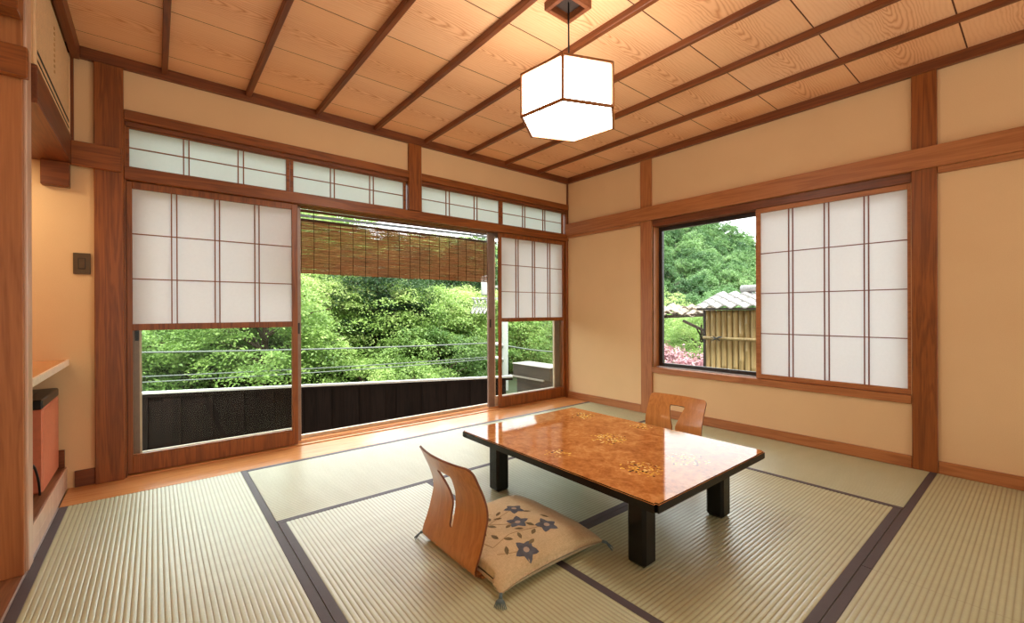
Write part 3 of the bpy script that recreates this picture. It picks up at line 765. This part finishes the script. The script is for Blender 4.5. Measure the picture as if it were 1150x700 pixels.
# ------------------------------------------------------------------ foliage
def m_leaf(name, dark, mid, light, ns=1.1, tr=.35):
    t = NT(name); o = t.obj()
    oi = t.n('ShaderNodeObjectInfo')
    a = t.noise(o, ns, 3, .6); b = t.noise(o, 14, 2)
    f = t.math('ADD', t.math('ADD', t.math('MULTIPLY', a, .6), t.math('MULTIPLY', b, .4)), t.math('MULTIPLY', t.math('SUBTRACT', oi.outputs['Random'], .5), .30))
    col = t.ramp(f, [(.30, lin(dark)), (.5, lin(mid)), (.7, lin(light))])
    d_ = t.n('ShaderNodeBsdfPrincipled'); t.set(d_, 'Base Color', col); t.set(d_, 'Roughness', .45); t.set(d_, 'Specular IOR Level', .35)
    tl = t.n('ShaderNodeBsdfTranslucent'); t.set(tl, 'Color', col)
    mx = t.n('ShaderNodeMixShader'); t.set(mx, 0, tr); t.set(mx, 1, d_.outputs[0]); t.set(mx, 2, tl.outputs[0])
    return t.done(mx.outputs[0])
LF_MAPLE = m_leaf('maple_leaf', (84, 120, 60), (150, 184, 98), (208, 224, 152))
LF_DARK = m_leaf('evergreen_leaf', (30, 54, 32), (58, 90, 52), (96, 128, 74))
LF_HILL = m_leaf('hill_leaf', (74, 112, 70), (116, 156, 98), (160, 194, 132), .35)
LF_AZ = m_leaf('azalea_bloom', (120, 146, 86), (190, 140, 150), (222, 184, 190), 3.0, .2)
BARK = plain('bark', (70, 56, 44), .9)

def crown_mesh(name, seed, rx, rz, sprays, per, leaf_, mat, flat=.25, layer=True):
    r_ = np.random.default_rng(seed)
    # spray centres in the outer shell of an ellipsoid
    u = r_.normal(size=(sprays, 3)); u /= np.linalg.norm(u, axis=1)[:, None]
    rad = r_.uniform(.35, 1.0, sprays)**.5
    lump = 1+.16*np.sin(u[:, 0]*4+seed)+.14*np.sin(u[:, 1]*5+seed*2)+.10*np.sin(u[:, 2]*6+seed)
    c = u*rad[:, None]*lump[:, None]*np.array([rx, rx, rz])
    if layer: c[:, 2] = np.where(c[:, 2] > -rz*.6, c[:, 2], -rz*.6+(c[:, 2]+rz*.6)*.4)
    V = []; n = sprays*per
    sr = r_.uniform(.10, .20, sprays)*rx*1.1
    loc = r_.normal(size=(sprays, per, 3))*np.array([1, 1, flat])*.55
    outw = c.copy(); outw[:, 2] = 0; nn = np.linalg.norm(outw, axis=1)+1e-6; outw /= nn[:, None]
    droop = -(np.linalg.norm(loc[:, :, :2], axis=2)**2)*.30
    loc[:, :, 2] += droop
    dist_out = (loc[:, :, 0]*outw[:, None, 0]+loc[:, :, 1]*outw[:, None, 1]); loc[:, :, 2] -= .22*dist_out
    p = (c[:, None, :]+loc*sr[:, None, None]).reshape(n, 3)
    nrm = r_.normal(size=(n, 3))*.55+np.array([0, 0, 1.0])+np.repeat(outw, per, 0)*.35; nrm /= np.linalg.norm(nrm, axis=1)[:, None]
    t1 = np.cross(nrm, r_.normal(size=(n, 3))); t1 /= np.linalg.norm(t1, axis=1)[:, None]; t2 = np.cross(nrm, t1)
    s = (leaf_*r_.uniform(.6, 1.25, n))[:, None]
    q = np.stack([p-t1*s*.5, p+t2*s*.34-t1*s*.05+nrm*s*.08, p+t1*s*.6-nrm*s*.1, p-t2*s*.34-t1*s*.05+nrm*s*.08], 1).reshape(-1, 3)
    me = bpy.data.meshes.new(name); me.vertices.add(4*n); me.vertices.foreach_set('co', q.astype(np.float32).ravel())
    me.loops.add(4*n); me.loops.foreach_set('vertex_index', np.arange(4*n, dtype=np.int32))
    me.polygons.add(n); me.polygons.foreach_set('loop_start', np.arange(0, 4*n, 4, dtype=np.int32))
    me.update(calc_edges=True); me.validate(); me.materials.append(mat); return me
def trunk_mesh(name, h, r_, seed, rx):
    rr_ = random.Random(seed); m_ = MB()
    m_.tube([(0, 0, -h), (rr_.uniform(-.1, .1), rr_.uniform(-.1, .1), -h*.5), (0, 0, 0), (.05, 0, rx*.35)], [r_, r_*.8, r_*.6, r_*.25], 8)
    for k_ in range(7):
        a = k_*2.4+seed; e = rx*rr_.uniform(.5, .85); z0 = -h*.35+rr_.uniform(0, h*.4)
        m_.tube([(0, 0, z0), (e*.5*math.cos(a), e*.5*math.sin(a), z0+rx*.25), (e*math.cos(a), e*math.sin(a), z0+rx*.35)], [r_*.45, r_*.3, r_*.1], 6)
    o = m_.build(name, BARK); me = o.data; bpy.data.objects.remove(o); return me
def tree(foliage, trunk, x, y, z, s, rz, label, group=None, name='maple_tree', cat='tree'):
    o = thing(name, label, cat, (x, y, z), rz, group); o.scale = (s, s, s)
    a = bpy.data.objects.new('foliage', foliage); COL.objects.link(a); a.parent = o
    if trunk is not None:
        b = bpy.data.objects.new('trunk', trunk); COL.objects.link(b); b.parent = o
    return o
MAP = [crown_mesh('maple_crown', s_, 1.75, 1.25, 300, 110, .062, LF_MAPLE) for s_ in (11, 23, 37)]
EVG = [crown_mesh('evergreen_crown', s_, 1.9, 1.7, 260, 90, .08, LF_DARK, .6) for s_ in (5, 8)]
TRK = [trunk_mesh('tree_trunk', 2.6, .11, s_, 1.75) for s_ in (1, 2)]

# slope behind the house
def slope(x, y): return -4.2+.46*(y-4)+.35*math.sin(x*.4+1)+.25*math.sin(y*.6)
hm = MB(); nx, ny = 34, 20
vs = [(-16+i*32/nx*1.1, 4+j*24/ny, slope(-16+i*32/nx*1.1, 4+j*24/ny)) for j in range(ny+1) for i in range(nx+1)]
hm.add(vs, [(j*(nx+1)+i, j*(nx+1)+i+1, (j+1)*(nx+1)+i+1, (j+1)*(nx+1)+i) for j in range(ny) for i in range(nx)])
SOIL = plain('forest_floor', (44, 54, 26), .9, var=.4)
struct('hill_behind', hm, SOIL, 'wooded slope behind the balcony', 'hill', True)
near = [(-4.6, 8.6, -.2, 1.05, 0, 0, 'lime green maple left of the balcony seen through the left door glass'),
        (-1.6, 8.0, .55, 1.05, 1, 1, 'bright lime maple at the left edge of the open doorway'),
        (.95, 7.6, -1.15, 1.0, 2, 2, 'yellow green maple in the middle of the open doorway'),
        (3.1, 8.4, -.55, 1.05, 0, 3, 'lime green maple behind the transformer pole'),
        (5.9, 9.0, .0, 1.1, 1, 4, 'pale green maple seen through the right door glass'),
        (-2.9, 6.6, -1.7, .8, 2, 5, 'low maple just beyond the left end of the parapet')]
for x, y, z, s_, v_, k_, lb in near:
    tree(MAP[v_], TRK[k_ % 2], x, y, z, s_, k_*1.3, lb)
dark = [(1.75, 9.7, 1.55, .85, 'dark evergreen behind the bright maple in the doorway'), (3.6, 11.6, 1.6, 1.0, 'dark evergreen up the slope behind the transformer'),
        (-2.2, 11.5, 1.6, 1.0, 'dark evergreen up the slope behind the left shoji door'), (6.6, 12.0, 1.9, 1.1, 'dark evergreen up the slope behind the right door')]
for k_, (x, y, z, s_, lb) in enumerate(dark): tree(EVG[k_ % 2], TRK[k_ % 2], x, y, z, s_, k_*2.1, lb, name='evergreen_tree')
rr = random.Random(21); k_ = 0
for y in (10.0, 13.4, 16.4, 19.5):
    for i in range(7):
        x = -5.5+i*2.55+rr.uniform(-.6, .6)+(y-10)*.18*(i-2)*.25; yy = y+rr.uniform(-.7, .7)
        v_ = rr.choice([0, 1, 2]); s_ = rr.uniform(.95, 1.3)
        tree(MAP[v_], TRK[k_ % 2], x, yy, slope(x, yy)+1.9+rr.uniform(-.2, .5), s_, rr.uniform(0, 6.28), 'leafy green tree on the slope behind the nearest maples', 'trees on the slope behind the house'); k_ += 1

# ------------------------------------------------------------------ power pole and cables
GREYP = plain('pole_grey', (168, 172, 170), .6); CER = plain('porcelain_grey', (206, 210, 210), .35); WIR = plain('cable_grey', (112, 120, 116), .5)
pp = thing('utility_pole', 'grey utility pole with transformer behind the right shoji door', 'utility pole', (3.83, 6.0, -4))
MB().tube([(3.83, 6, -4), (3.83, 6, 2.6)], [.10, .085], 12).build('pole', GREYP, pp, smooth=True)
MB().lathe([(.0, 0), (.155, .005), (.165, .03), (.165, .47), (.15, .5), (0, .52)], 18, (3.21, 5.95, 1.38)).build('transformer', CER, pp, smooth=True)
for zc in (1.62, 1.30): MB().bar((3.05, 5.95, zc), (3.83, 5.98, zc), .06, .06).build('cross_arm', GREYP, pp)
for i in range(5):
    x = 2.74+i*.125
    m_ = MB(); m_.tube([(x, 5.92, 1.28), (x+.05, 5.9, 1.22), (x-.03, 5.88, 1.05), (x-.10, 5.88, .92), (x-.04, 5.9, .90), (x+.04, 5.9, 1.02), (x+.10, 5.92, 1.18)], .022, 7)
    m_.lathe([(.03, 0), (.05, .01), (.03, .02), (.05, .03), (.03, .04)], 10, (x+.02, 5.92, 1.27)); m_.build('insulator', CER, pp, smooth=True)
for z0, z1 in ((.10, .0), (-.27, -.40)):
    MB().tube([(3.30, 5.98, z0), (3.60, 5.99, z0-.03), (3.83, 6, z1)], [.045, .05, .05], 10).build('cable_bracket', CER, pp, smooth=True)
def cable(x0, z0, x1, z1, sag, rad, label, y=5.98):
    pts = [(x0+(x1-x0)*t_/24, y, z0+(z1-z0)*t_/24-sag*4*(t_/24)*(1-t_/24)) for t_ in range(25)]
    tag(MB().tube(pts, rad, 6).build('power_cable', WIR, smooth=True), label, 'cable', 'cables strung in front of the trees')
cable(-9, .62, 3.32, .12, .10, .016, 'thick grey cable, upper one crossing the trees in the doorway')
cable(-9, .20, 3.32, -.25, .10, .010, 'grey cable, upper strand of the lower pair crossing the trees')
cable(-9, .12, 3.32, -.29, .12, .010, 'grey cable, lowest strand crossing the trees above the parapet', 5.9)
cable(3.85, .02, 12, .3, .5, .022, 'grey cable right of the pole seen through the right door glass')

# ------------------------------------------------------------------ garden outside the right window
BAM = {}
def m_bamboo():
    t = NT('dry_bamboo'); o = t.obj(); x, y, z = t.sep(o)[:3]
    n1 = t.noise(t.mapping(o, (4, 40, 2)), 1.0, 3); n2 = t.noise(t.mapping(o, (200, 200, 6)), 1.0, 2)
    f = t.math('ADD', t.math('MULTIPLY', n1, .6), t.math('MULTIPLY', n2, .4))
    return t.done(t.bsdf(t.ramp(f, [(.3, lin((110, 92, 58))), (.55, lin((150, 128, 86))), (.75, lin((176, 156, 112)))]), .45))
BAMM = m_bamboo()
fn = thing('bamboo_fence', 'tan bamboo pole fence panel outside the view window', 'fence', (2.5, -1.1, -1))
rr = random.Random(5); y = -.345; k_ = 0
while y > -2.3:
    zj = rr.uniform(0, .3); m_ = MB(); r0 = .0375
    zs_ = [-1.0]; z = -.8+zj
    while z < .93: zs_ += [z-.008, z, z+.008]; z += .36
    zs_.append(.963)
    m_.tube([(2.5, y, z_) for z_ in zs_], [r0*(1.07 if i % 3 == 2 and 0 < i < len(zs_)-1 else 1) for i in range(len(zs_))], 10)
    m_.build('bamboo_pole', BAMM, fn, smooth=True); y -= .0765; k_ += 1
MB().tube([(2.445, -.30, .575), (2.445, -2.3, .58)], .022, 8).build('cross_pole', BAMM, fn, smooth=True)
MB().box(2.46, 2.54, -.32, -.29, -1, .963).build('end_post', ALUD, fn)
kn = MB()
for a in (-1, 1): kn.tube([(2.415, -.50-a*.05, .575-.03), (2.41, -.50, .577), (2.415, -.50+a*.05, .575+.03)], .006, 6)
kn.tube([(2.415, -.58, .60), (2.41, -.5, .575), (2.415, -.42, .585)], .006, 6)
kn.build('rope_knot', BLACK, fn)
def tiled_roof(name, label, x0, x1, y0, y1, z0, z1, pitch, mats, base, jag=0):
    o = thing(name, label, 'tiled roof', ((x0+x1)/2, (y0+y1)/2, base))
    n_ = int(abs(y1-y0)/pitch); rows = 4; m_ = MB(); r_ = random.Random(9)
    for row in range(rows):
        for i in range(n_):
            ya = y0+(y1-y0)*i/n_; yb = y0+(y1-y0)*(i+1)/n_; xa = x0+(x1-x0)*row/rows; xb = x0+(x1-x0)*(row+1.15)/rows
            za = z0+(z1-z0)*row/rows+r_.uniform(-jag, jag); zb = z0+(z1-z0)*(row+1.15)/rows+r_.uniform(-jag, jag)
            vs = []; S = 6
            for (xx, zz) in ((xa, za+.02), (xb, zb)):
                for s_ in range(S+1):
                    t_ = s_/S; yy = ya+(yb-ya)*t_; h = .022*math.sin(2*math.pi*t_)
                    vs += [(xx, yy, zz+h), (xx, yy, zz+h-.016)]
            fs = []
            for s_ in range(S):
                a = 2*s_; b = 2*(S+1)+2*s_
                fs += [(a, a+2, b+2, b), (a+1, b+1, b+3, a+3), (a, a+1, a+3, a+2)]
            m_.add(vs, fs)
    m_.build('tiles', mats, o)
    return o
TILE = plain('pale_clay_tile', (150, 148, 148), .45, var=.25); TILE2 = plain('mossy_tile', (150, 136, 122), .6, var=.5)
r1 = tiled_roof('tiled_roof', 'grey wavy tiled roof over the bamboo fence', 2.36, 3.1, -.22, -2.4, 1.0, 1.22, .17, TILE, 1.0)
MB().box(2.38, 2.44, -2.4, -.24, .965, .995).build('eave_board', ALUD, r1)
MB().tube([(3.08, -.55, 1.27), (3.08, -2.4, 1.29)], .055, 8).build('ridge', TILE, r1, smooth=True)
r2 = tiled_roof('tiled_roof', 'mossy broken tile roof sloping down left of the bamboo fence', 2.75, 3.2, 1.0, -.18, .90, 1.04, .15, TILE2, .8, .03)
MB().bar((2.9, 1.0, .84), (2.75, -.25, .90), .05, .05).build('purlin', BARK, r2)
MB().bar((2.8, .2, .80), (2.7, -.28, .62), .035, .035).build('strut', BARK, r2)
AZ = crown_mesh('azalea_crown', 3, .9, .5, 120, 60, .06, LF_AZ, .8, False)
for k_, (x, y, z, s_, lb) in enumerate([(4.9, 2.0, -.25, 1.0, 'pink azalea bush at the left edge of the view window'), (4.6, .9, -.45, 1.0, 'pink azalea bush next to the bamboo fence')]):
    tree(AZ, None, x, y, z, s_, k_*2, lb, name='azalea_bush', cat='bush')
tree(MAP[1], TRK[0], 7.6, 2.4, .35, .55, .4, 'young green tree behind the azaleas outside the view window')
tree(MAP[0], TRK[1], 8.4, 5.0, .6, .8, 1.4, 'light green maple left behind the mossy roof in the view window')
tree(MAP[2], TRK[0], 10.5, 4.6, -.3, .9, 2.4, 'round green tree behind the mossy roof in the view window')
struct('ground_outside', MB().box(1.2, 16, -6, 10, -1.3, -1.2), SOIL, 'garden ground outside the right window', 'ground')
# wooded hill seen through the right window
e_ = Vector((math.cos(R(27)), math.sin(R(27)))); n_ = Vector((-e_.y, e_.x))
def ridge(w): return 11.2+.6*w if w < 8 else 16+.15*(w-8)
def hill(D, w):
    t_ = max(0, min(1, (D-15)/45)); return -3+(ridge(w*60/max(D, 20))+3)*(t_**1.15) - max(0, D-60)*.8
hm = MB(); nd, nw = 20, 24
vs = []
for i in range(nd+1):
    for j in range(nw+1):
        D = 14+i*54/nd; w = (-22+j*44/nw)*(D/60*.8+.2); p = Vector((CAM.x, CAM.y))+e_*D+n_*w; vs.append((p.x, p.y, hill(D, w)))
hm.add(vs, [(i*(nw+1)+j, i*(nw+1)+j+1, (i+1)*(nw+1)+j+1, (i+1)*(nw+1)+j) for i in range(nd) for j in range(nw)])
struct('hill_far', hm, SOIL, 'far wooded hill beyond the right window', 'hill', True)
HT = [crown_mesh('hill_crown', s_, 1.9, 1.6, 120, 60, .17, LF_HILL, .7, False) for s_ in (41, 52, 63)]
rr = random.Random(77); k_ = 0
D = 22.0
while D < 61:
    w = -D*.135
    while w < D*.24:
        Dj = D+rr.uniform(-.8, .8); wj = w+rr.uniform(-.5, .5); p = Vector((CAM.x, CAM.y))+e_*Dj+n_*wj
        s_ = rr.uniform(.52, .84)*(.7+.3*D/60)
        tree(HT[k_ % 3], None, p.x, p.y, hill(Dj, wj)+1.1*s_, s_, rr.uniform(0, 6.28), 'round green tree of the forest on the far hill in the view window', 'trees on the far hill', 'forest_tree'); k_ += 1
        w += 1.95*(.7+.3*D/60)
    D += 2.7

# ------------------------------------------------------------------ light
w = bpy.data.worlds.new('overcast'); scene.world = w; w.use_nodes = True
nt = w.node_tree; bg = nt.nodes['Background']
def wn(typ, **kw):
    nd = nt.nodes.new(typ)
    for k_, v_ in kw.items(): setattr(nd, k_, v_)
    return nd
tc = wn('ShaderNodeTexCoord')
dt = wn('ShaderNodeVectorMath', operation='DOT_PRODUCT'); nt.links.new(tc.outputs['Generated'], dt.inputs[0]); dt.inputs[1].default_value = (.55, .80, .22)
mr = wn('ShaderNodeMapRange', interpolation_type='SMOOTHSTEP'); nt.links.new(dt.outputs['Value'], mr.inputs[0]); mr.inputs[1].default_value = -.35; mr.inputs[2].default_value = .45
mr.inputs[3].default_value = 0; mr.inputs[4].default_value = 1
mc = wn('ShaderNodeMix', data_type='RGBA'); nt.links.new(mr.outputs[0], mc.inputs[0]); mc.inputs[6].default_value = (.55, .50, .42, 1); mc.inputs[7].default_value = (2.7, 2.8, 2.85, 1)
nt.links.new(mc.outputs[2], bg.inputs['Color']); bg.inputs['Strength'].default_value = 1.0
al = bpy.data.lights.new('alcove_lamp', 'AREA'); al.energy = 2.2; al.color = (1, .8, .52); al.size = .25
ao = bpy.data.objects.new('alcove_lamp', al); COL.objects.link(ao); ao.location = (-4.3, -.35, 1.77)
sun = bpy.data.lights.new('sun', 'SUN'); sun.energy = 3.4; sun.angle = R(12); sun.color = (1, .97, .9)
so = bpy.data.objects.new('sun', sun); COL.objects.link(so); so.rotation_euler = Vector((.35, .75, -1.25)).to_track_quat('-Z', 'Y').to_euler()
vs_ = scene.view_settings; vs_.view_transform = 'Standard'; vs_.look = 'None'; vs_.exposure = 1.08; vs_.gamma = 1; vs_.use_curve_mapping = False
cy = scene.cycles
cy.max_bounces = 10; cy.diffuse_bounces = 5; cy.transparent_max_bounces = 16; cy.sample_clamp_indirect = 8
